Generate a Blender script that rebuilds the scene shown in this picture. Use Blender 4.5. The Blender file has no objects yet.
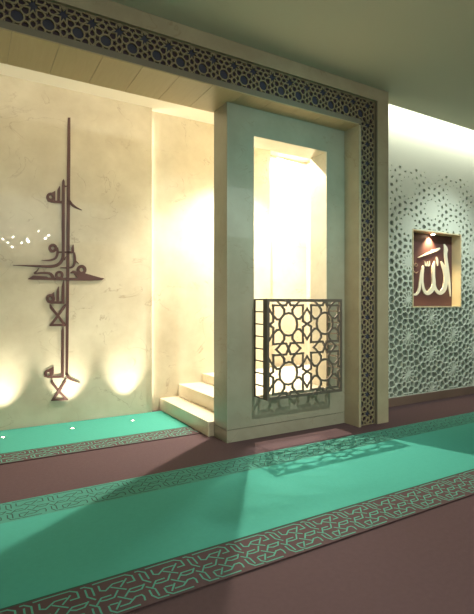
import bpy, bmesh, math, random
from math import sin, cos, pi, radians, hypot, atan2
from mathutils import Vector
random.seed(4)
C = bpy.context.scene.collection
# ------------------------------------------------------------------ camera
FPX, HX, HY, TH, CH = 460.0, 237.0, 304.0, math.atan(267/460.0), 1.6
def at(u, v, Y):
    """photo pixel -> world point on the plane y = Y"""
    r = (u-HX)/FPX; z = (HY-v)/FPX
    x = sin(TH)+r*cos(TH); y = cos(TH)-r*sin(TH); t = Y/y
    return (x*t, CH+z*t)
cd = bpy.data.cameras.new('camera'); cam = bpy.data.objects.new('camera', cd); C.objects.link(cam)
cam.location = (0, 0, CH); cam.rotation_euler = (pi/2, 0, -TH)
cd.sensor_width = 36; cd.lens = FPX/614*36; cd.shift_y = -3/614; cd.clip_start = 0.05
bpy.context.scene.camera = cam
# ------------------------------------------------------------------ materials
def nm(name):
    m = bpy.data.materials.new(name); m.use_nodes = True
    nt = m.node_tree; return m, nt, nt.nodes['Principled BSDF']
def plain(name, col, rough=.5, metal=0, spec=.5, coat=0, bump=0, scale=200, var=0, coat_r=.03):
    m, nt, b = nm(name)
    b.inputs['Base Color'].default_value = (*col, 1); b.inputs['Roughness'].default_value = rough
    b.inputs['Metallic'].default_value = metal; b.inputs['Specular IOR Level'].default_value = spec
    b.inputs['Coat Weight'].default_value = coat; b.inputs['Coat Roughness'].default_value = coat_r
    tc = nt.nodes.new('ShaderNodeTexCoord')
    n = nt.nodes.new('ShaderNodeTexNoise'); n.inputs['Scale'].default_value = scale; n.inputs['Detail'].default_value = 4
    nt.links.new(tc.outputs['Object'], n.inputs['Vector'])
    if bump:
        bp = nt.nodes.new('ShaderNodeBump'); bp.inputs['Strength'].default_value = bump; bp.inputs['Distance'].default_value = .003
        nt.links.new(n.outputs['Fac'], bp.inputs['Height']); nt.links.new(bp.outputs['Normal'], b.inputs['Normal'])
    if var:
        n2 = nt.nodes.new('ShaderNodeTexNoise'); n2.inputs['Scale'].default_value = scale*.12
        nt.links.new(tc.outputs['Object'], n2.inputs['Vector'])
        mx = nt.nodes.new('ShaderNodeMix'); mx.data_type = 'RGBA'
        mx.inputs['A'].default_value = (*[c*(1-var) for c in col], 1); mx.inputs['B'].default_value = (*[min(1, c*(1+var)) for c in col], 1)
        nt.links.new(n2.outputs['Fac'], mx.inputs['Factor']); nt.links.new(mx.outputs['Result'], b.inputs['Base Color'])
    return m
def marble(name, base, dark, vein, rough=.3, coat=.8, spec=.4):
    m, nt, b = nm(name); L = nt.links.new
    tc = nt.nodes.new('ShaderNodeTexCoord')
    n1 = nt.nodes.new('ShaderNodeTexNoise'); n1.inputs['Scale'].default_value = 2.2; n1.inputs['Detail'].default_value = 8; n1.inputs['Roughness'].default_value = .62
    L(tc.outputs['Object'], n1.inputs['Vector'])
    r1 = nt.nodes.new('ShaderNodeMapRange'); r1.inputs['From Min'].default_value = .35; r1.inputs['From Max'].default_value = .68
    L(n1.outputs['Fac'], r1.inputs['Value'])
    mx = nt.nodes.new('ShaderNodeMix'); mx.data_type = 'RGBA'; mx.inputs['A'].default_value = (*base, 1); mx.inputs['B'].default_value = (*dark, 1)
    L(r1.outputs['Result'], mx.inputs['Factor'])
    # thin veins: distorted noise crossing its middle value, broken up by another noise
    n2 = nt.nodes.new('ShaderNodeTexNoise'); n2.inputs['Scale'].default_value = 1.7; n2.inputs['Detail'].default_value = 5; n2.inputs['Distortion'].default_value = 1.3
    mp = nt.nodes.new('ShaderNodeMapping'); mp.inputs['Rotation'].default_value = (.4, .8, .2); mp.inputs['Scale'].default_value = (1, 1, 1.2)
    L(tc.outputs['Object'], mp.inputs['Vector']); L(mp.outputs['Vector'], n2.inputs['Vector'])
    s = nt.nodes.new('ShaderNodeMath'); s.operation = 'SUBTRACT'; s.inputs[1].default_value = .5; L(n2.outputs['Fac'], s.inputs[0])
    a = nt.nodes.new('ShaderNodeMath'); a.operation = 'ABSOLUTE'; L(s.outputs[0], a.inputs[0])
    r2 = nt.nodes.new('ShaderNodeMapRange'); r2.inputs['From Min'].default_value = 0; r2.inputs['From Max'].default_value = .010
    r2.inputs['To Min'].default_value = 1; r2.inputs['To Max'].default_value = 0; L(a.outputs[0], r2.inputs['Value'])
    n3 = nt.nodes.new('ShaderNodeTexNoise'); n3.inputs['Scale'].default_value = 2.6; n3.inputs['Detail'].default_value = 2; L(tc.outputs['Object'], n3.inputs['Vector'])
    r3 = nt.nodes.new('ShaderNodeMapRange'); r3.inputs['From Min'].default_value = .48; r3.inputs['From Max'].default_value = .62; r3.inputs['To Max'].default_value = .45
    L(n3.outputs['Fac'], r3.inputs['Value'])
    mu = nt.nodes.new('ShaderNodeMath'); mu.operation = 'MULTIPLY'; L(r2.outputs['Result'], mu.inputs[0]); L(r3.outputs['Result'], mu.inputs[1])
    m2 = nt.nodes.new('ShaderNodeMix'); m2.data_type = 'RGBA'; m2.inputs['B'].default_value = (*vein, 1)
    L(mu.outputs[0], m2.inputs['Factor']); L(mx.outputs['Result'], m2.inputs['A']); L(m2.outputs['Result'], b.inputs['Base Color'])
    b.inputs['Roughness'].default_value = rough; b.inputs['Specular IOR Level'].default_value = spec
    b.inputs['Coat Weight'].default_value = coat; b.inputs['Coat Roughness'].default_value = .015
    return m
def wood(name, c1, c2):
    m, nt, b = nm(name); L = nt.links.new
    tc = nt.nodes.new('ShaderNodeTexCoord'); mp = nt.nodes.new('ShaderNodeMapping'); mp.inputs['Scale'].default_value = (14, 1.2, 14)
    n = nt.nodes.new('ShaderNodeTexNoise'); n.inputs['Scale'].default_value = 2; n.inputs['Detail'].default_value = 7; n.inputs['Distortion'].default_value = .6
    L(tc.outputs['Object'], mp.inputs['Vector']); L(mp.outputs['Vector'], n.inputs['Vector'])
    mx = nt.nodes.new('ShaderNodeMix'); mx.data_type = 'RGBA'; mx.inputs['A'].default_value = (*c1, 1); mx.inputs['B'].default_value = (*c2, 1)
    L(n.outputs['Fac'], mx.inputs['Factor']); L(mx.outputs['Result'], b.inputs['Base Color']); b.inputs['Roughness'].default_value = .45
    return m
def emis(name, col, s):
    m, nt, b = nm(name); b.inputs['Base Color'].default_value = (*col, 1)
    b.inputs['Emission Color'].default_value = (*col, 1); b.inputs['Emission Strength'].default_value = s
    return m
M = dict(
 wallm=marble('cream marble', (.64, .585, .455), (.53, .47, .35), (.22, .13, .07), coat=.4),
 framem=marble('honed beige stone', (.42, .36, .24), (.35, .29, .19), (.25, .18, .10), rough=.45, coat=.15),
 blockm=marble('polished beige stone', (.34, .325, .245), (.28, .265, .195), (.22, .16, .10), rough=.3, coat=.55),
 stepm=marble('pale step stone', (.74, .66, .50), (.66, .57, .42), (.4, .3, .2), rough=.35, coat=.3),
 groove=plain('shadow gap', (.06, .04, .03), .8),
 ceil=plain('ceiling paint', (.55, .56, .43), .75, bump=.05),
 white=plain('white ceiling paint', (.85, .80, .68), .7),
 paint=plain('plain wall paint', (.35, .36, .30), .8, bump=.05),
 carpet=plain('maroon carpet', (.088, .056, .060), .95, spec=.1, bump=.6, scale=260, var=.10),
 teal=plain('turquoise carpet', (.062, .305, .245), .92, spec=.1, bump=.6, scale=260, var=.05),
 tealdk=plain('green border carpet', (.066, .235, .185), .92, spec=.1, bump=.6, scale=260, var=.10),
 tealln=plain('turquoise yarn line', (.085, .30, .23), .9, spec=.1),
 darkln=plain('dark green yarn line', (.035, .075, .06), .9, spec=.1),
 borderc=plain('brown maroon border carpet', (.090, .056, .060), .95, spec=.1, bump=.6, scale=260, var=.1),
 bronze=plain('aged bronze', (.11, .055, .050), .42, metal=.35, var=.2, scale=30),
 iron=plain('brushed grey brown metal', (.17, .14, .115), .45, metal=.5, var=.12, scale=40),
 gold=plain('dull gold tracery', (.29, .235, .14), .5, metal=.2),
 inlay=plain('dark plum inlay', (.035, .016, .028), .6),
 navy=plain('navy inlay', (.036, .037, .064), .55),
 lip=plain('taupe edge strip', (.20, .17, .12), .5),
 lattice=plain('pale sage lacquer', (.66, .71, .61), .5, bump=.02),
 latback=plain('grey green backing', (.185, .215, .18), .8),
 plum=plain('plum panel', (.10, .042, .040), .5, var=.15, scale=20),
 cream=plain('cream lacquer', (.72, .62, .40), .45),
 letter=plain('pale champagne lettering', (.88, .83, .66), .4),
 faint=plain('faint dull gold', (.34, .22, .16), .5),
 skirt=plain('brown wood skirting', (.19, .125, .095), .5, var=.15, scale=20),
 soff=wood('pale oak soffit', (.52, .42, .25), (.44, .34, .19)),
 lampw=emis('warm lamp glow', (1, .8, .5), 30), bulb=emis('clear bulb glow', (1, .95, .85), 700),
 steel=plain('satin steel', (.5, .48, .44), .3, metal=1),
)
# ------------------------------------------------------------------ mesh helpers
class MB:
    def __init__(s): s.v = []; s.f = []; s.mi = []
    def face(s, pts, mi=0):
        n = len(s.v); s.v += [tuple(p) for p in pts]; s.f.append(list(range(n, n+len(pts)))); s.mi.append(mi)
    def box(s, x0, x1, y0, y1, z0, z1, mi=0):
        n = len(s.v)
        s.v += [(x0,y0,z0),(x1,y0,z0),(x1,y1,z0),(x0,y1,z0),(x0,y0,z1),(x1,y0,z1),(x1,y1,z1),(x0,y1,z1)]
        for q in ((0,3,2,1),(4,5,6,7),(0,1,5,4),(1,2,6,5),(2,3,7,6),(3,0,4,7)): s.f.append([n+i for i in q]); s.mi.append(mi)
    def prism(s, poly, fn, d0, d1, mi=0):
        """poly of 2D points; fn(a, b, d) -> 3D; closed prism between depths d0 and d1"""
        k = len(poly); n = len(s.v)
        s.v += [fn(a, b, d0) for a, b in poly]+[fn(a, b, d1) for a, b in poly]
        s.f += [list(range(n, n+k)), list(range(n+2*k-1, n+k-1, -1))]; s.mi += [mi]*2
        for i in range(k):
            j = (i+1) % k; s.f.append([n+i, n+j, n+k+j, n+k+i]); s.mi.append(mi)
    def cyl(s, c, r, d0, d1, axis='z', k=24, r2=None):
        r2 = r if r2 is None else r2; n = len(s.v)
        for rr, d in ((r, d0), (r2, d1)):
            for i in range(k):
                a = 2*pi*i/k; p = (rr*cos(a), rr*sin(a))
                s.v.append((c[0]+p[0], c[1]+p[1], c[2]+d) if axis == 'z' else (c[0]+p[0], c[1]+d, c[2]+p[1]) if axis == 'y' else (c[0]+d, c[1]+p[0], c[2]+p[1]))
        s.f += [list(range(n, n+k)), list(range(n+2*k-1, n+k-1, -1))]; s.mi += [0, 0]
        for i in range(k):
            j = (i+1) % k; s.f.append([n+i, n+j, n+k+j, n+k+i]); s.mi.append(0)
    def tube(s, pts, r, k=8):
        pts = [Vector(p) for p in pts]; rings = []
        for i, p in enumerate(pts):
            t = (pts[min(i+1, len(pts)-1)]-pts[max(i-1, 0)]).normalized()
            a = t.cross(Vector((0, 0, 1)));
            if a.length < .05: a = t.cross(Vector((1, 0, 0)))
            a.normalize(); b = t.cross(a); n = len(s.v)
            s.v += [tuple(p+r*(cos(2*pi*q/k)*a+sin(2*pi*q/k)*b)) for q in range(k)]; rings.append(n)
        for n0, n1 in zip(rings, rings[1:]):
            for q in range(k):
                w = (q+1) % k; s.f.append([n0+q, n0+w, n1+w, n1+q]); s.mi.append(0)
        s.f += [list(range(rings[0], rings[0]+k)), list(range(rings[-1]+k-1, rings[-1]-1, -1))]; s.mi += [0, 0]
    def build(s, name, mats, parent=None, bevel=0, weld=True, smooth=False):
        me = bpy.data.meshes.new(name); me.from_pydata(s.v, [], s.f)
        mats = mats if isinstance(mats, (list, tuple)) else [mats]
        for m in mats: me.materials.append(m)
        for p, mi in zip(me.polygons, s.mi): p.material_index = mi
        bm = bmesh.new(); bm.from_mesh(me)
        if weld: bmesh.ops.remove_doubles(bm, verts=bm.verts, dist=1e-5)
        bmesh.ops.recalc_face_normals(bm, faces=bm.faces)
        bm.to_mesh(me); bm.free()
        if smooth:
            for p in me.polygons: p.use_smooth = True
        o = bpy.data.objects.new(name, me); C.objects.link(o)
        if parent:
            o.parent = parent; o.location = -Vector(parent.location)
        if bevel:
            b = o.modifiers.new('bevel', 'BEVEL'); b.width = bevel; b.segments = 2; b.limit_method = 'ANGLE'
        return o
def thing(name, label, cat, loc=(0, 0, 0), group=None):
    o = bpy.data.objects.new(name, None); C.objects.link(o); o.location = loc; o.empty_display_size = .1
    return tag(o, label, cat, group)
def tag(o, label, cat, group=None):
    o['label'] = label; o['category'] = cat
    if group: o['group'] = group
    return o
def struct(name, mb, m, bevel=0):
    o = mb.build(name, m, bevel=bevel); o['kind'] = 'structure'; return o
def abox(name, m, *a, parent=None, bevel=0, struct_=False):
    mb = MB(); mb.box(*a); o = mb.build(name, m, parent, bevel)
    if struct_: o['kind'] = 'structure'
    return o
# ---- polygons
def area(P): return sum(P[i][0]*P[(i+1) % len(P)][1]-P[(i+1) % len(P)][0]*P[i][1] for i in range(len(P)))/2
def clip_half(P, nx, ny, c):
    """keep nx*x+ny*y <= c"""
    out = []
    for i in range(len(P)):
        p, q = P[i], P[(i+1) % len(P)]; dp = nx*p[0]+ny*p[1]-c; dq = nx*q[0]+ny*q[1]-c
        if dp <= 0: out.append(p)
        if dp*dq < 0:
            t = dp/(dp-dq); out.append((p[0]+t*(q[0]-p[0]), p[1]+t*(q[1]-p[1])))
    return dedupe(out)
def dedupe(P, e=1e-5):
    o = []
    for p in P:
        if not o or hypot(p[0]-o[-1][0], p[1]-o[-1][1]) > e: o.append(p)
    if len(o) > 1 and hypot(o[0][0]-o[-1][0], o[0][1]-o[-1][1]) <= e: o.pop()
    return o
def clip_rect(P, x0, x1, y0, y1):
    for n in ((-1, 0, -x0), (1, 0, x1), (0, -1, -y0), (0, 1, y1)):
        P = clip_half(P, *n)
        if len(P) < 3: return []
    return P
def inset_convex(P, w):
    Q = P[:]; s = 1 if area(P) > 0 else -1
    for i in range(len(P)):
        p, q = P[i], P[(i+1) % len(P)]; dx, dy = q[0]-p[0], q[1]-p[1]; l = hypot(dx, dy)
        if l < 1e-6: continue
        nx, ny = s*dy/l, -s*dx/l
        Q = clip_half(Q, nx, ny, nx*p[0]+ny*p[1]-w)
        if len(Q) < 3: return []
    return Q
def inset_mitre(P, w):
    s = 1 if area(P) > 0 else -1; k = len(P); out = []
    for i in range(k):
        a, b, c = P[i-1], P[i], P[(i+1) % k]
        d1 = (b[0]-a[0], b[1]-a[1]); d2 = (c[0]-b[0], c[1]-b[1]); l1 = hypot(*d1); l2 = hypot(*d2)
        n1 = (-s*d1[1]/l1, s*d1[0]/l1); n2 = (-s*d2[1]/l2, s*d2[0]/l2)
        m = (n1[0]+n2[0], n1[1]+n2[1]); q = 1+n1[0]*n2[0]+n1[1]*n2[1]
        q = max(q, .35); out.append((b[0]+m[0]*w/q, b[1]+m[1]*w/q))
    return out
def lattice(mb, cell, hole, fn, d0, d1, back=True, mi=0):
    """bars of one cell between its outline and its hole, from depth d0 (front) to d1"""
    k = len(cell)
    for d in ((d0, d1) if back else (d0,)):
        for i in range(k):
            j = (i+1) % k
            mb.face([fn(*cell[i], d), fn(*cell[j], d), fn(*hole[j], d), fn(*hole[i], d)], mi)
    for i in range(k):
        j = (i+1) % k
        mb.face([fn(*hole[i], d0), fn(*hole[j], d0), fn(*hole[j], d1), fn(*hole[i], d1)], mi)
# ---- the eight-fold star pattern: unit cell with stars at the corners, an octagonal rose in the middle
def star_cells():
    S = []
    for q in range(4):
        r = lambda p: (p[0]*cos(q*pi/2)-p[1]*sin(q*pi/2), p[0]*sin(q*pi/2)+p[1]*cos(q*pi/2))
        S += [r((.18, 0)), r((.315, .112)), r((.108, .108)), r((.112, .315))]
    cells = [('star', [(round(x, 4), round(y, 4)) for x, y in S])]
    def rot(P, q):   # about the rose centre (.5,.5)
        c, s = round(cos(q*pi/2)), round(sin(q*pi/2)); return [(.5+(x-.5)*c-(y-.5)*s, .5+(x-.5)*s+(y-.5)*c) for x, y in P]
    rose = []
    for q in range(4): rose += rot([(.39, .29), (.5, .265)], q)[::1]
    rose = sorted(set((round(x, 4), round(y, 4)) for q in range(4) for x, y in rot([(.29, .39), (.39, .29), (.5, .268)], q)), key=lambda p: atan2(p[1]-.5, p[0]-.5))
    cells.append(('rose', rose))
    for q in range(4):
        cells.append(('penta', rot([(.5, 0), (.56, .112), (.685, .112), (.605, .20), (.61, .29), (.5, .268), (.39, .29), (.395, .20), (.315, .112), (.44, .112)], q)))
        cells.append(('hexa', rot([(.108, .108), (.315, .112), (.395, .20), (.39, .29), (.29, .39), (.20, .395), (.112, .315)], q)))
    for q in range(2):   # the cells lying across the cell edges x-axis (q=0) and y-axis (q=1)
        sw = (lambda p: p) if q == 0 else (lambda p: (p[1], p[0]))
        for mir in (0, 1):
            P = [(.18, 0), (.315, .112), (.44, .112), (.5, 0), (.44, -.112), (.315, -.112)]
            if mir: P = [(1-x, y) for x, y in P]
            cells.append(('edge', [sw(p) for p in P]))
    return cells
STAR = star_cells()
def star_field(mb, rect, sx, sy, px, py, w, fn, d0, d1, back=True, inlay=None, inlay_d=None):
    x0, x1, y0, y1 = rect
    for i in range(math.floor((x0-sx)/px)-1, math.ceil((x1-sx)/px)+1):
        for j in range(math.floor((y0-sy)/py)-1, math.ceil((y1-sy)/py)+1):
            for kind, P in STAR:
                Q = [(sx+(i+a)*px, sy+(j+b)*py) for a, b in P]
                Q = clip_rect(Q, x0, x1, y0, y1)
                if len(Q) < 3 or abs(area(Q)) < 1e-7: continue
                small = abs(area(Q)) < (w*2.2)**2
                if small: mb.prism(Q, fn, d0, d1); continue
                H = inset_mitre(Q, w/2)
                lattice(mb, Q, H, fn, d0, d1, back)
                if inlay is not None and kind in ('star', 'rose'):
                    inlay.prism(H, fn, inlay_d[0], inlay_d[1])
# ================================================================== THE SETTING
XL, XR, YB = -2.0, 9.5, -4.0
H, HI = 4.47, 4.49
abox('floor', M['carpet'], XL-.2, XR+.2, YB-.2, 8.2, -.12, 0, struct_=True)
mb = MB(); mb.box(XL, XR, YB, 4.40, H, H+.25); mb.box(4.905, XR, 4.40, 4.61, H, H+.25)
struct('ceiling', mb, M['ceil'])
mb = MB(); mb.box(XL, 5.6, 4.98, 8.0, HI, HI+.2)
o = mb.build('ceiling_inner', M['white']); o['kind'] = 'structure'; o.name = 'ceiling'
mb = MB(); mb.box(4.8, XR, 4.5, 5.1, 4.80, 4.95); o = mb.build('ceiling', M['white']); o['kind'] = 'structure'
# back wall: stone panel with the writing, then the part set back beside the stairs
abox('wall_back', M['wallm'], XL, 2.323, 6.5, 6.56, 0, HI, struct_=True)
mb = MB(); mb.box(2.1, 4.50, 6.6, 6.9, 0, HI); mb.box(4.50, 5.6, 6.8, 6.9, 0, HI); mb.box(4.50, 5.6, 6.6, 6.8, 4.25, HI); mb.box(XL, 2.1, 6.6, 6.7, 0, HI)
struct('wall_recess', mb, M['wallm'])
abox('wall_stair_side', M['wallm'], 5.45, 5.6, 5.1, 6.9, 0, HI, struct_=True)
abox('wall_left', M['paint'], XL-.15, XL, YB, 8.0, 0, 4.8, struct_=True)
abox('wall_rear', M['paint'], XL, XR, YB-.15, YB, 0, 4.8, struct_=True)
abox('wall_far_right', M['paint'], XR, XR+.15, YB, 5.5, 0, 4.95, struct_=True)
NX0, NX1, NZ0, NZ1 = 6.19, 7.42, 1.560, 2.795
mb = MB()
mb.box(4.906, NX0-.03, 5.032, 5.09, 0, 4.85); mb.box(NX1+.03, XR, 5.032, 5.09, 0, 4.85)
mb.box(NX0-.03, NX1+.03, 5.032, 5.09, 0, NZ0-.03); mb.box(NX0-.03, NX1+.03, 5.032, 5.09, NZ1+.03, 4.85)
struct('wall_right', mb, M['latback'])
mb = MB(); mb.box(4.905, XR, 4.978, 5.03, 0, .132)
struct('baseboard_right', mb, M['skirt'], bevel=.004)
# ---- pierced lattice panel: twelve-fold rosettes fading out upwards
def voronoi_cells(x0, x1, y0, y1, ax, ay):
    a = 1.0
    cent = []
    seeds = {}
    def add(x, y):
        seeds[(round(x, 3), round(y, 3))] = (x, y)
    s3 = math.sqrt(3)
    for i in range(-3, 4):
        for j in range(-4, 5):
            cx, cy = i*s3/2, j+(.5 if i % 2 else 0)
            for k in range(12):
                t = radians(15+30*k)
                add(cx+.145*cos(t), cy+.145*sin(t)); 
                add(cx+.285*cos(radians(30*k)), cy+.285*sin(radians(30*k)))
            for k in range(12):
                t = radians(15+30*k)
                add(cx+.405*cos(t), cy+.405*sin(t))
            for k in range(6):
                t = radians(60*k); add(cx+cos(t)/s3, cy+sin(t)/s3)
    pts = list(seeds.values()); cells = []
    for p in pts:     # one rectangular repeat s3 x 1
        if not (-1e-4 <= p[0] < s3-1e-4 and -1e-4 <= p[1] < 1-1e-4): continue
        near = sorted((q for q in pts if q != p and hypot(q[0]-p[0], q[1]-p[1]) < .55), key=lambda q: hypot(q[0]-p[0], q[1]-p[1]))[:26]
        P = [(p[0]-.3, p[1]-.3), (p[0]+.3, p[1]-.3), (p[0]+.3, p[1]+.3), (p[0]-.3, p[1]+.3)]
        for q in near:
            nx, ny = q[0]-p[0], q[1]-p[1]
            P = clip_half(P, nx, ny, (nx*(p[0]+q[0])+ny*(p[1]+q[1]))/2)
        cells.append(P)
    return cells
VC = voronoi_cells(0, 1, 0, 1, 1, 1)
LX, LZ = .575/(math.sqrt(3)/2), .600
def lat_fn(a, b, d): return (a, d, b)
mb = MB(); LZ0, LZ1, LX0, LX1 = .134, 3.95, 4.905, XR
NB = .012
for i in range(-5, 6):
    for j in range(-3, 9):
        for P in VC:
            Q = [(6.655+(x+i*math.sqrt(3))*LX, .768+(y+j)*LZ) for x, y in P]
            cx = sum(p[0] for p in Q)/len(Q); cz = sum(p[1] for p in Q)/len(Q)
            if cx < LX0-.2 or cx > LX1+.2 or cz < LZ0-.2 or cz > LZ1+.2: continue
            Q = clip_rect(Q, LX0, LX1, LZ0, LZ1)
            if len(Q) < 3: continue
            ox = max(NX0-cx, cx-NX1); oz = max(NZ0-cz, cz-NZ1)
            if ox < 0 and oz < 0: continue
            if ox > oz: Q = clip_half(Q, 1, 0, NX0-NB) if cx < NX0 else clip_half(Q, -1, 0, -NX1-NB)
            else: Q = clip_half(Q, 0, 1, NZ0-NB) if cz < NZ0 else clip_half(Q, 0, -1, -NZ1-NB)
            if len(Q) < 3 or abs(area(Q)) < 1e-6: continue
            cz = sum(p[1] for p in Q)/len(Q)
            t = max(0, (cz-1.5)/2.3); w = .0070+.036*t
            ri = max((q_/1000 for q_ in range(2, 60, 2) if len(inset_convex(Q, q_/1000)) >= 3), default=.002)
            if ri > .034 and cz > 1.9: w = min(w, ri*(.62+.27*min(1, max(0, (cz-2.3)/1.5))))
            elif ri > .028 and 1.9 < cz < 3.25: w = min(w, ri*(.66+.12*(cz-1.9)))
            w += random.uniform(-.0006, .0008)*t
            Hh = inset_convex(Q, w)
            if len(Hh) < 3 or abs(area(Hh)) < 1.0e-5 or cz > 3.80:
                mb.face([lat_fn(a, b, 5.0) for a, b in Q])
            else:
                # front ring as one fan of quads: pair every outline edge with its nearest hole edge
                k = len(Q); hk = len(Hh)
                near = [min(range(hk), key=lambda h: hypot(Hh[h][0]-q[0], Hh[h][1]-q[1])) for q in Q]
                for a_ in range(k):
                    b_ = (a_+1) % k; h0, h1 = near[a_], near[b_]
                    seq = [h0]; h = h0; st = 1 if area(Q)*area(Hh) > 0 else -1; n_ = 0
                    while h != h1 and n_ < hk: h = (h+st) % hk; seq.append(h); n_ += 1
                    pts = [Q[a_], Q[b_]]+[Hh[h] for h in reversed(seq)]
                    mb.face([lat_fn(*p, 5.0) for p in pts])
                for a_ in range(hk):
                    b_ = (a_+1) % hk
                    mb.face([lat_fn(*Hh[a_], 5.0), lat_fn(*Hh[b_], 5.0), lat_fn(*Hh[b_], 5.031), lat_fn(*Hh[a_], 5.031)])
mb.box(LX0, LX1, 5.0, 5.031, LZ1, 4.82)
pl = thing('lattice_wall_panel', 'pale sage wall panel pierced with twelve-pointed rosettes that fade out upwards', 'wall panel', (6.6, 5.0, .13))
mb.build('pierced_sheet', M['lattice'], pl)
# ---- the niche with the gilt word
ni = thing('wall_niche', 'square recess in the pierced wall, lined in cream and lit by one small lamp', 'niche', (6.8, 5.1, NZ0))
mb = MB(); t = .02; YD = 5.20
mb.box(NX0, NX1, 5.012, YD, NZ0-t, NZ0); mb.box(NX0, NX1, 5.012, YD, NZ1, NZ1+t)
mb.box(NX0-t, NX0, 5.012, YD, NZ0-t, NZ1+t); mb.box(NX1, NX1+t, 5.012, YD, NZ0-t, NZ1+t)
mb.box(NX0-t, NX1+t, YD, YD+.02, NZ0-t, NZ1+t)
mb.build('lining', M['cream'], ni)
mb = MB(); r = .018
mb.box(NX0-r, NX1+r, 4.990, 5.012, NZ0-r, NZ0); mb.box(NX0-r, NX0, 4.990, 5.012, NZ0, NZ1); 
mb.box(NX1, NX1+r, 4.990, 5.012, NZ0, NZ1); mb.box(NX0-r, NX1+r, 4.990, 5.012, NZ1, NZ1+r)
mb.build('surround', M['cream'], ni)
YP = 5.165
pq = thing('calligraphy_panel', 'plum panel with pale champagne Arabic word inside the lit square niche', 'wall art', (6.7, YP, NZ0))
abox('backboard', M['plum'], NX0+.002, NX1-.002, YP, YP+.03, NZ0+.004, NZ1-.004, parent=pq)
# ---- ribbon strokes
def ribbon(mb, pts, Y0, Y1, closed=False, toworld=True):
    """pts = (u, v, width) in photo pixels, projected on the wall plane"""
    k = len(pts); L = []; R = []
    for i in range(k):
        a = pts[i-1] if (i or closed) else pts[i]; c = pts[(i+1) % k] if (i < k-1 or closed) else pts[i]; b = pts[i]
        d1 = (b[0]-a[0], b[1]-a[1]); d2 = (c[0]-b[0], c[1]-b[1])
        l1 = hypot(*d1) or 1; l2 = hypot(*d2) or 1
        t = (d1[0]/l1+d2[0]/l2, d1[1]/l1+d2[1]/l2); l = hypot(*t) or 1; n = (-t[1]/l, t[0]/l)
        m = 1.0
        if 0 < i < k-1 or closed:
            q = (d1[0]*d2[0]+d1[1]*d2[1])/(l1*l2); m = min(1.5, 1/max(.3, math.sqrt((1+q)/2)))
        w = b[2]/2*m
        w *= 1.0 if Y0 < 6 else 1.12
        L.append((b[0]+n[0]*w, b[1]+n[1]*w)); R.append((b[0]-n[0]*w, b[1]-n[1]*w))
    def W(p, Y):
        x, z = at(p[0], p[1], Y0); return (x, Y, z)
    for i in range(k if closed else k-1):
        j = (i+1) % k
        for Y in (Y0, Y1): mb.face([W(L[i], Y), W(L[j], Y), W(R[j], Y), W(R[i], Y)])
        for S_ in (L, R): mb.face([W(S_[i], Y0), W(S_[j], Y0), W(S_[j], Y1), W(S_[i], Y1)])
    if not closed:
        for i in (0, k-1): mb.face([W(L[i], Y0), W(R[i], Y0), W(R[i], Y1), W(L[i], Y1)])
def smooth(pts, n=5):
    out = []
    for i in range(len(pts)-1):
        p0, p1, p2, p3 = pts[max(i-1, 0)], pts[i], pts[i+1], pts[min(i+2, len(pts)-1)]
        for s in range(n):
            t = s/n
            out.append(tuple(.5*((2*p1[q])+(-p0[q]+p2[q])*t+(2*p0[q]-5*p1[q]+4*p2[q]-p3[q])*t*t+(-p0[q]+3*p1[q]-3*p2[q]+p3[q])*t**3) for q in range(3)))
    out.append(pts[-1]); return out
def poly_px(mb, P, Y0, Y1):
    def fn(a, b, d): x, z = at(a, b, Y0); return (x, d, z)
    mb.prism(P, fn, Y0, Y1)
def ring(mb, cx, cy, r, w, Y0, Y1, asp=1.0, k=18):
    w *= .74; r *= 1.06
    ribbon(mb, [(cx+r*cos(2*pi*i/k), cy+r*asp*sin(2*pi*i/k), w) for i in range(k)], Y0, Y1, closed=True)
# niche word (zoom window 405,222 at 6.83x)
N = lambda L_, s=1: [(405+a/6.83, 222+b/6.83, c/6.83) for a, b, c in L_]
mb = MB(); A0, A1 = YP-.012, YP+.002
ribbon(mb, smooth(N([(268,152,8),(280,185,26),(278,225,22),(288,300,20),(298,380,20),(306,450,14),(311,508,5)])), A0, A1)
ribbon(mb, smooth(N([(247,268,8),(262,300,22),(272,340,20),(280,400,24),(270,455,30),(245,484,26),(218,470,20),(202,430,16),(197,380,18),(196,310,20),(204,268,6)])), A0, A1)
ribbon(mb, smooth(N([(197,300,18),(195,360,20),(198,420,24),(185,462,30),(158,486,26),(134,470,20),(121,425,16),(118,370,18),(124,310,16),(130,300,5)])), A0-.002, A1)
ribbon(mb, smooth(N([(126,305,14),(112,350,14),(104,410,14),(98,460,16),(80,492,16),(56,494,10)])), A0-.001, A1)
mb.build('word', M['letter'], pq, weld=False)
mb = MB()
ribbon(mb, smooth(N([(90,243,4),(130,226,9),(180,205,14),(222,188,16),(240,178,10)])), A0, A1)
mb.build('stroke_mark', M['letter'], pq, weld=False); mb = MB()
ribbon(mb, smooth(N([(216,238,5),(222,262,12),(224,300,4)])), A0, A1)
mb.build('stroke_mark', M['letter'], pq, weld=False); mb = MB()
ribbon(mb, smooth(N([(137,268,4),(140,290,8),(148,298,8),(153,290,8),(154,268,4)])), A0, A1)
ribbon(mb, smooth(N([(153,292,8),(161,299,8),(168,290,8),(168,266,4)])), A0, A1)
mb.build('stroke_mark', M['letter'], pq, weld=False)
mb = MB()
ring(mb, 405+76/6.83, 222+293/6.83, 1.4, .8, A0, A1)
mb.build('small_mark', M['faint'], pq, weld=False); mb = MB()
ribbon(mb, smooth(N([(62,333,3),(70,345,6),(80,348,6),(92,337,3)])), A0, A1)
mb.build('small_mark', M['faint'], pq, weld=False)
mb = MB(); mb.cyl((6.80, 5.085, NZ1-.014), .045, 0, .014)
sp = thing('recessed_spotlight', 'tiny round spotlight glowing in the top of the wall niche', 'lamp', (6.80, 5.085, NZ1-.015))
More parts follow.
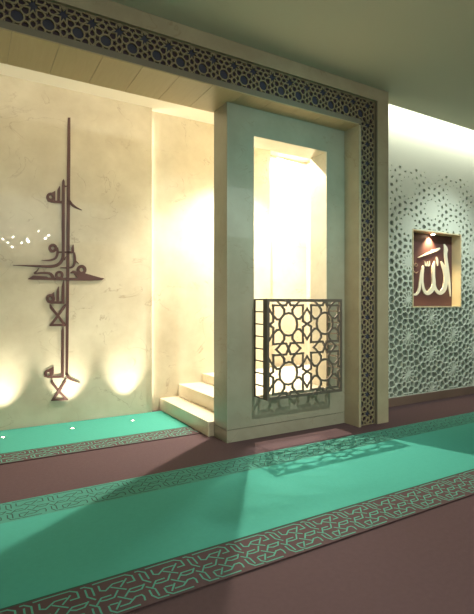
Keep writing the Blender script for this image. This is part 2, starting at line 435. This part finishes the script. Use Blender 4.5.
mb.build('housing', M['steel'], sp)
mb = MB(); mb.cyl((6.80, 5.085, NZ1-.018), .034, 0, .005); mb.build('lens', M['lampw'], sp)
# ================================================================== PORTAL FRAME
YF, YR = 4.361, 4.430
BZ0, BZ1, SOF = 4.000, 4.305, 3.925
pf = thing('portal_frame', 'large beige stone portal edged with a dark and gold star tracery band', 'door frame', (4.6, YF, 0))
mb = MB(); mb.box(XL, 4.36, YR, 4.98, SOF+.012, H-.002); mb.box(XL, 4.686, YF, YR, BZ1, H-.002)
mb.build('beam', M['framem'], pf)
mb = MB(); mb.box(4.361, 4.905, YR, 5.03, 0, H-.002); mb.box(4.70, 4.905, YF, YR, 0, H-.002); mb.box(4.686, 4.70, YF, YR, BZ1, H-.002)
mb.box(4.36, 4.392, YF, YR, 0, SOF)
mb.build('post', M['framem'], pf)
mb = MB(); mb.box(XL, 4.403, YF, YR, SOF+.012, BZ0); mb.box(4.392, 4.403, YF, YR, 0, SOF); mb.box(4.686, 4.70, YF, YR, 0, BZ1)
mb.build('edge_strip', M['lip'], pf)
mb = MB(); x = XL
W_ = .385
while x < 4.36:
    mb.box(x+.002, min(x+W_-.002, 4.36), YF+.001, 4.98, SOF, SOF+.0118); x += W_
mb.build('soffit_board', M['soff'], pf)
fnf = lambda a, b, d: (a, d, b)
p_ = .2550; sx_, sz_ = 4.56, 4.228
mb = MB(); inl = MB()
star_field(mb, (XL, 4.686, BZ0, BZ1), sx_, sz_, p_, p_, .0150, fnf, YR-.028, YR-.010, back=False, inlay=inl, inlay_d=(YR-.0065, YR-.002))
mb.build('tracery_band', M['gold'], pf, weld=False)
o = inl.build('inlay', M['navy'], pf, weld=False)
mb = MB(); inl = MB()
star_field(mb, (4.403, 4.686, 0, BZ0), sx_, sz_, p_, p_, .0150, fnf, YR-.028, YR-.010, back=False, inlay=inl, inlay_d=(YR-.0065, YR-.002))
mb.build('tracery_band', M['gold'], pf, weld=False)
inl.build('inlay', M['navy'], pf, weld=False)
mb = MB(); mb.box(XL, 4.686, YR-.006, YR, BZ0, BZ1); mb.box(4.403, 4.686, YR-.006, YR, 0, BZ0)
mb.build('band_backing', M['inlay'], pf)
# ================================================================== PULPIT
BX0, BX1, BY0, BY1 = 2.555, 4.36, 4.63, 4.96
WX0, WX1, WZ0, WZ1 = 2.918, 4.05, .50, 3.600
pu = thing('pulpit', 'tall polished stone pulpit block with a bright upright opening above the balcony', 'pulpit', (3.45, 4.8, 0))
G = .148
mb = MB()
mb.box(BX0, WX0, BY0, BY1, G, SOF); mb.box(WX1, BX1, BY0, BY1, G, SOF)
mb.box(WX0, WX1, BY0, BY1, G, WZ0); mb.box(WX0, WX1, BY0, BY1, WZ1, SOF)
mb.build('front_wall', M['blockm'], pu)
mb = MB(); q = .004
mb.box(WX0, WX0+q, BY0+.002, BY1+.002, WZ0, WZ1); mb.box(WX1-q, WX1, BY0+.002, BY1+.002, WZ0, WZ1); mb.box(WX0+q, WX1-q, BY0+.002, BY1+.002, WZ1-q, WZ1); mb.box(WX0+q, WX1-q, BY0+.002, BY1+.002, WZ0, WZ0+q)
mb.build('bright_reveal_skin', M['wallm'], pu)  # thin skin of paler stone added so the opening's reveals look lit
abox('base_course', M['blockm'], BX0, BX1, BY0, BY1, 0, .141, parent=pu)
abox('shadow_gap', M['groove'], BX0+.012, BX1, BY0+.012, BY1-.012, .141, .148, parent=pu)
# ---- stairs climbing behind the pulpit
st = thing('staircase', 'pale stone steps climbing to the right behind the pulpit', 'stairs', (2.9, 5.7, 0))
for k, (x, z, zb) in enumerate(((2.485, .178, 0), (2.785, .365, .178), (3.19, .50, .365))):
    mb = MB(); mb.box(x, 4.355, BY1+.006, 6.598, zb, z); mb.build('step', M['stepm'], st, bevel=.004)
mb = MB(); mb.box(4.357, 5.445, 5.11, 6.59, 0, .50); mb.build('landing', M['stepm'], st, bevel=.004)
# ---- balcony: pierced metal box without a floor
PX0, PX1, PY0, PY1, PZ0, PZ1 = 2.918, 4.052, 4.345, 4.628, .500, 1.660
ba = thing('balcony', 'pierced metal star screen balcony box on the front of the pulpit', 'balcony', (3.48, 4.63, PZ0))
mb = MB(); e = .022
scx, scz = (PX0+PX1)/2+.012, (PZ0+PZ1)/2-.004
star_field(mb, (PX0+e, PX1-e, PZ0+e, PZ1-e), scx, scz, .552, .572, .0265, fnf, PY0, PY0+.014)
mb.build('front_screen', M['iron'], ba, weld=False)
mb = MB(); mb.box(PX0, PX1, PY0-.002, PY0+.018, PZ0, PZ0+e); mb.box(PX0, PX1, PY0-.002, PY0+.018, PZ1-e, PZ1)
mb.box(PX1-e, PX1, PY0-.002, PY0+.018, PZ0+e, PZ1-e)
mb.box(PX0, PX0+e, PY0-.002, PY0+.018, PZ0+e, PZ1-e)
mb.build('front_rim', M['iron'], ba)
for x in (PX0, PX1-.014):
    mb = MB(); mb.box(x, x+.014, PY0+.018, PY0+.085, PZ0, PZ1) if x == PX0 else mb.box(x, x+.014, PY0+.018, PY0+.05, PZ0, PZ1)
    mb.build('corner_post', M['iron'], ba)
    mb = MB(); mb.box(x, x+.014, PY1-.022, PY1, PZ0, PZ1)
    for k in range(9):
        z = PZ0+(PZ1-PZ0-.016)*k/8; mb.box(x+.001, x+.013, PY0+(.0851 if x == PX0 else .0501), PY1-.0221, z, z+.016)
    mb.build('side_ladder', M['iron'], ba)
# ================================================================== CALLIGRAPHY ON THE STONE
cg = thing('wall_calligraphy', 'tall dark bronze Arabic calligraphy fixed upright on the cream stone wall', 'wall art', (1.15, 6.48, .3))
Y0, Y1 = 6.484, 6.4995
def part(name, fn_, mat='bronze'):
    mb = MB(); fn_(mb); mb.build(name, M[mat], cg, weld=False)
def f(mb):
    ribbon(mb, [(69.2,117.5,2.2),(68.8,160,2.9),(68.3,230,2.9),(67.7,290,2.6),(67.2,340,2.5),(66.9,375,2.2)], Y0, Y1)
    ribbon(mb, smooth([(66.2,373.5,2.2),(69,378,2.2),(74,380.6,1.5),(79.8,382.8,.4)]), Y0, Y1)
part('upright_stroke', f)
part('upright_stroke', lambda mb: ribbon(mb, smooth([(63.6,180,.6),(63.5,184,2.4),(63.4,215,2.6),(63.3,250,2.6),(62.6,259,2.8),(58,264.6,2.9),(50,266.4,2.6),(35,265.9,1.7),(13.2,265.2,.4)], 8), Y0-.003, Y1))
part('upright_stroke', lambda mb: ribbon(mb, [(63.3,326.5,.5),(62.8,331,2.3),(62.6,377.5,2.4)], Y0, Y1))
def f(mb):      # top word
    ring(mb, 50.7, 196.9, 2.9, 3.4, Y0, Y1, 1.0); poly_px(mb, [(51,193),(55.4,190.6),(55.3,201),(52.5,199)], Y0+.001, Y1)
    ribbon(mb, [(59.8,186.2,.6),(58.9,190,2.5),(58.6,201.5,2.5)], Y0, Y1)
    ribbon(mb, [(47.6,200.0,1.6),(52,201.4,2.0),(62.8,202.2,2.2)], Y0-.001, Y1)
    ribbon(mb, [(63.5,183,.6),(65,186.4,1.2),(68,186,.8)], Y0, Y1)
    ribbon(mb, smooth([(68.5,199.5,2.2),(72,204.3,2.1),(76,207.2,1.4),(81.8,210,.4)]), Y0, Y1)
part('word', f)
def f(mb):
    ring(mb, 52.9, 248, 2.9, 3.3, Y0-.004, Y1)
    ribbon(mb, smooth([(57.2,247.5,2.0),(57.6,253,2.2),(55.6,258,2.1),(50,260.2,1.6),(41.6,260.2,.4)]), Y0, Y1)
    ribbon(mb, [(58,252.2,1.4),(74,252.2,1.8)], Y0, Y1); ribbon(mb, [(73.3,244.5,.5),(72.8,248,2.2),(73,253,2.2)], Y0-.001, Y1)
    ribbon(mb, smooth([(74,252.5,1.8),(75,258,2.0),(74.4,264,2.0),(71,267.4,1.8),(60.5,267.8,.8)]), Y0-.002, Y1)
    ribbon(mb, [(75,260.5,1.6),(79,263.8,.4)], Y0, Y1); ribbon(mb, [(66,256.5,.5),(64.4,260,1.4)], Y0, Y1)
part('word', f)
def f(mb):
    ribbon(mb, [(28,278.9,.6),(31,278.4,2.2),(62,279.0,2.4),(90,279.3,2.5),(102,279.0,2.0),(104,278.6,.6)], Y0-.002, Y1)
    poly_px(mb, [(28.2,278.9),(33,275.4),(47,276.4),(50,279)], Y0-.001, Y1)
    ribbon(mb, smooth([(34,273.6,1.0),(42,272.8,1.9),(49,273.2,2.2),(52,275.5,2.8),(53.5,278.5,2.6)]), Y0, Y1)
    ribbon(mb, [(39.2,267.6,.5),(37.4,270.6,1.2),(34.2,273.4,1.8)], Y0-.003, Y1)
    ring(mb, 59.4, 275, 2.9, 3.0, Y0, Y1)
    ring(mb, 81.6, 269.8, 3.3, 3.6, Y0, Y1); poly_px(mb, [(78,272),(86,273.5),(103,278.3),(78,278.6),(74,274)], Y0+.001, Y1)
    ribbon(mb, [(70.6,273,1.0),(73,271.8,2.4),(80,273.6,2.6)], Y0-.001, Y1)
part('word', f)
def f(mb):
    ring(mb, 50.5, 298.6, 3.0, 3.4, Y0, Y1); poly_px(mb, [(50.5,294.5),(54.4,291.8),(54.6,303),(52.5,301)], Y0+.001, Y1)
    ribbon(mb, [(58.6,286.6,.6),(57.9,291,2.3),(57.8,303,2.4)], Y0, Y1)
    ribbon(mb, [(63.8,280.4,.6),(63.2,286,2.5),(63.1,303,2.6)], Y0, Y1)
    ribbon(mb, [(47.4,301.6,1.5),(52,302.6,2.3),(64.4,302.6,2.4)], Y0-.001, Y1)
part('word', f)
def f(mb):
    ribbon(mb, [(50,304.3,1.0),(51.2,307.5,2.5),(57.8,315.6,2.2),(65,325,2.4)], Y0, Y1)
    ribbon(mb, [(66,304.2,1.2),(64,307,2.5),(57.8,316,2.2),(51,325,2.2)], Y0-.001, Y1)
    ribbon(mb, [(49.6,325.4,1.2),(52,325.1,2.0),(67,325.0,2.0)], Y0-.002, Y1)
part('word', f)
def f(mb):
    ring(mb, 48.6, 373.8, 2.9, 3.0, Y0, Y1); poly_px(mb, [(48.6,369.4),(53.9,366.4),(53.8,374),(50,374)], Y0+.001, Y1)
    ribbon(mb, [(44.4,376.2,1.2),(50,377,2.0),(63.6,376.8,2.0)], Y0-.001, Y1)
part('word', f)
def f(mb):
    ribbon(mb, [(52,380,1.0),(52.2,383,2.5),(59,391.4,2.1),(66.4,399.4,2.2)], Y0, Y1)
    ribbon(mb, [(66.2,378.2,.8),(65,381.5,1.8),(59,391.6,2.0),(53,399.6,2.0)], Y0-.001, Y1)
    ribbon(mb, [(51.2,400.4,.9),(54,399.9,1.8),(68,399.4,1.4)], Y0-.002, Y1)
part('word', f)
# ================================================================== CARPET RUNNERS
RT = .010
def seg_ribbon(mb, pts, w, z0, z1):
    """flat yarn line on the carpet"""
    L = []; R = []; k = len(pts)
    for i in range(k):
        a = pts[max(i-1, 0)]; c = pts[min(i+1, k-1)]; t = (c[0]-a[0], c[1]-a[1]); l = hypot(*t) or 1
        m = 1
        if 0 < i < k-1:
            d1 = (pts[i][0]-a[0], pts[i][1]-a[1]); d2 = (c[0]-pts[i][0], c[1]-pts[i][1]); l1 = hypot(*d1); l2 = hypot(*d2)
            t = (d1[0]/l1+d2[0]/l2, d1[1]/l1+d2[1]/l2); l = hypot(*t); m = min(1.5, 2/max(l, .5))
        n = (-t[1]/l*w/2*m, t[0]/l*w/2*m)
        L.append((pts[i][0]+n[0], pts[i][1]+n[1])); R.append((pts[i][0]-n[0], pts[i][1]-n[1]))
    for i in range(k-1):
        mb.face([(*L[i], z1), (*R[i], z1), (*R[i+1], z1), (*L[i+1], z1)])
KNOT = [  # strapwork lines of one repeat, metres along the runner (from 1.16) and fraction of the border width
 [(1.215,.92),(1.275,.93),(1.402,.93),(1.437,.85),(1.437,.69),(1.39,.69)],
 [(1.170,.84),(1.169,.64),(1.204,.51)], [(1.150,.92),(1.172,.92),(1.205,.83),(1.205,.62)],
 [(1.243,.84),(1.241,.70),(1.268,.66),(1.317,.78),(1.38,.78)], [(1.401,.82),(1.349,.64)],
 [(1.300,.71),(1.373,.53)], [(1.329,.58),(1.294,.43),(1.254,.42),(1.221,.44)],
 [(1.188,.34),(1.232,.51),(1.286,.51)], [(1.311,.42),(1.372,.24)],
 [(1.346,.36),(1.390,.51),(1.45,.51),(1.470,.51)], [(1.166,.53),(1.138,.42),(1.095,.41),(1.069,.45)],
 [(1.163,.44),(1.203,.32),(1.203,.12)], [(1.170,.33),(1.168,.18),(1.189,.07),(1.251,.06)],
 [(1.249,.27),(1.249,.14),(1.274,.06),(1.40,.06)], [(1.256,.28),(1.301,.27)], [(1.317,.30),(1.277,.13)],
 [(1.300,.17),(1.352,.17),(1.396,.28),(1.430,.28),(1.437,.22),(1.431,.12)],
]
def border(mb, x0, x1, y0, y1, w, z):
    h = y1-y0; P_ = .309
    for n in range(math.floor((x0-1.2)/P_)-1, math.ceil((x1-1.2)/P_)+1):
        for L_ in KNOT:
            P = [(s+n*P_, y0+t*h) for s, t in L_]
            if min(p[0] for p in P) < x0 or max(p[0] for p in P) > x1: continue
            seg_ribbon(mb, P, w, z, z)
def runner(label, x0, x1, ya, yb, yc, yd):
    """ya..yb dark border near, yb..yc turquoise field, yc..yd green border far"""
    t = thing('carpet_runner', label, 'carpet', ((x0+x1)/2, ya, 0), 'turquoise carpet runners')
    abox('field', M['teal'], x0, x1, yb, min(yc, 6.498), .0, RT, parent=t)
    abox('near_border', M['borderc'], x0, x1, ya, yb, 0, RT, parent=t)
    mb = MB(); border(mb, x0, x1, ya, yb, .0100, RT+.0012)
    mb.build('border_line', M['tealln'], t, weld=False)
    mb = MB(); seg_ribbon(mb, [(x0, yb-.004), (x1, yb-.004)], .012, 0, RT+.0016); mb.build('border_edge', M['darkln'], t, weld=False)
    if yd:
        abox('far_border', M['tealdk'], x0, x1, yc, yd, 0, RT, parent=t)
        mb = MB(); border(mb, x0, x1, yc, yd, .0085, RT+.0012)
        mb.build('border_line', M['darkln'], t, weld=False)
runner('wide turquoise carpet runner with knotwork borders crossing in front of the pulpit', XL+.02, XR-.02, 2.338, 2.690, 3.738, 4.112)
runner('turquoise carpet runner lying against the cream wall under the calligraphy', XL+.02, 2.47, 5.135, 5.482, 6.49, None)
# small uplights let into the carpet along the wall
for i, (x, lb) in enumerate(((.34, 'round floor uplight under the left edge of the calligraphy wall'), (1.13, 'round floor uplight right below the upright calligraphy'), (1.92, 'round floor uplight between the calligraphy and the steps'))):
    t = thing('floor_uplight', lb, 'lamp', (x, 6.14, RT), 'floor uplights along the cream wall')
    mb = MB(); mb.cyl((x, 6.14, RT), .030, 0, .003); mb.build('ring', M['steel'], t)
    mb = MB(); mb.cyl((x, 6.14, RT), .013, .003, .004); mb.build('lens', M['lampw'], t)
# ================================================================== CHANDELIER behind the viewer (seen as sparkles in the polished wall)
ch = thing('chandelier', 'branching chandelier of small bare bulbs mirrored as sparkles in the stone wall', 'chandelier', (1.35, -1.5, 3.6))
mb = MB(); mb.cyl((1.35, -1.5, 4.43), .07, 0, .04); mb.cyl((1.35, -1.5, 3.55), .012, 0, .9, k=10); mb.build('stem', M['steel'], ch)
BULBS = [(.803,3.429),(.917,3.324),(1.031,3.218),(1.031,3.786),(1.057,3.518),(1.289,3.349),(1.42,3.458),(1.46,3.41),(1.727,3.728),(1.917,3.537),(1.999,3.632)]
for i, (x, z) in enumerate(BULBS):
    mb = MB(); mb.tube([(1.35, -1.5, 3.58), ((x+1.35)/2, -1.5, max(z, 3.58)+.03), (x, -1.5, z+.03)], .006); mb.build('arm', M['steel'], ch)
    bm = bmesh.new(); bmesh.ops.create_uvsphere(bm, u_segments=12, v_segments=8, radius=.021)
    me = bpy.data.meshes.new('bulb'); bm.to_mesh(me); bm.free(); me.materials.append(M['bulb'])
    o = bpy.data.objects.new('bulb', me); C.objects.link(o); o.parent = ch; o.location = Vector((x, -1.5, z))-ch.location
# ================================================================== LIGHTS
def light(kind, name, loc, energy, col, target=None, size=.1, size_y=None, spot=None, blend=.2):
    l = bpy.data.lights.new(name, kind); l.energy = energy; l.color = col
    if kind == 'AREA':
        l.size = size
        if size_y: l.shape = 'RECTANGLE'; l.size_y = size_y
    else: l.shadow_soft_size = size
    if kind == 'SPOT': l.spot_size = radians(spot); l.spot_blend = blend
    o = bpy.data.objects.new(name, l); C.objects.link(o); o.location = loc
    if target is not None:
        o.rotation_euler = (Vector(target)-Vector(loc)).to_track_quat('-Z', 'Y').to_euler()
    return o
WARM = (1, .80, .52); WW = (1, .90, .72)
light('SPOT', 'stair_lamp', (3.70, 5.75, 4.33), 1080, (1, .89, .72), (3.7, 4.55, 0), .02, spot=126, blend=.5)
for x in (-.46, .34, 1.13, 1.92):
    light('SPOT', 'floor_uplight', (x, 6.13, RT+.006), 150, (1, .90, .70), (x, 6.5, .74), .02, spot=58, blend=1)
light('AREA', 'inner_cove', (.6, 5.3, 4.2), 42, (1, .93, .78), (.6, 5.6, 5.5), 5.0, .1)
light('AREA', 'alcove_fill', (4.95, 6.70, 4.22), 380, (1, .95, .86), (4.9, 6.65, 0), .7, .1)  # fill added to whiten the alcove, not a known fixture
light('AREA', 'panel_edge_strip', (2.30, 6.585, 2.3), 12, WW, (3.0, 6.60, 2.3), .03, 4.2)
light('AREA', 'right_cove', (7.2, 4.70, 4.72), 34, (1, .97, .86), (7.2, 5.05, 4.2), 4.5, .08)
light('SPOT', 'niche_lamp', (6.80, 5.115, NZ1-.03), 110, (1, .76, .42), (6.80, 5.16, 1.9), .02, spot=110, blend=.9)
light('SPOT', 'front_downlight', (3.3, .3, 4.35), 520, (.93, 1, .88), (3.45, 4.6, .9), .02, spot=54, blend=.9)
light('SPOT', 'lattice_fill', (7.0, 3.1, 4.40), 330, (.90, 1, .93), (7.0, 5.0, 1.5), .05, spot=72, blend=1)  # unseen fill added to lift the pierced bars and their contrast
light('SPOT', 'teal_fill', (2.2, -1.0, 3.6), 520, (.35, 1, .95), (3.45, 4.6, 3.0), .4, spot=30, blend=1)  # added tinted fill, stands in for teal reflections on the pulpit front
light('AREA', 'room_fill', (3.5, -1.0, 4.3), 235, (.88, 1, .90), (3.5, 0.5, 0), 8, 4)
w = bpy.data.worlds.new('world'); bpy.context.scene.world = w; w.use_nodes = True
w.node_tree.nodes['Background'].inputs[0].default_value = (.5, .6, .55, 1); w.node_tree.nodes['Background'].inputs[1].default_value = .05
sc = bpy.context.scene
sc.view_settings.view_transform = 'Standard'; sc.view_settings.look = 'None'; sc.view_settings.gamma = 1
sc.view_settings.exposure = 0; sc.view_settings.use_curve_mapping = False
sc.cycles.use_denoising = True; sc.cycles.max_bounces = 8; sc.cycles.sample_clamp_indirect = 6
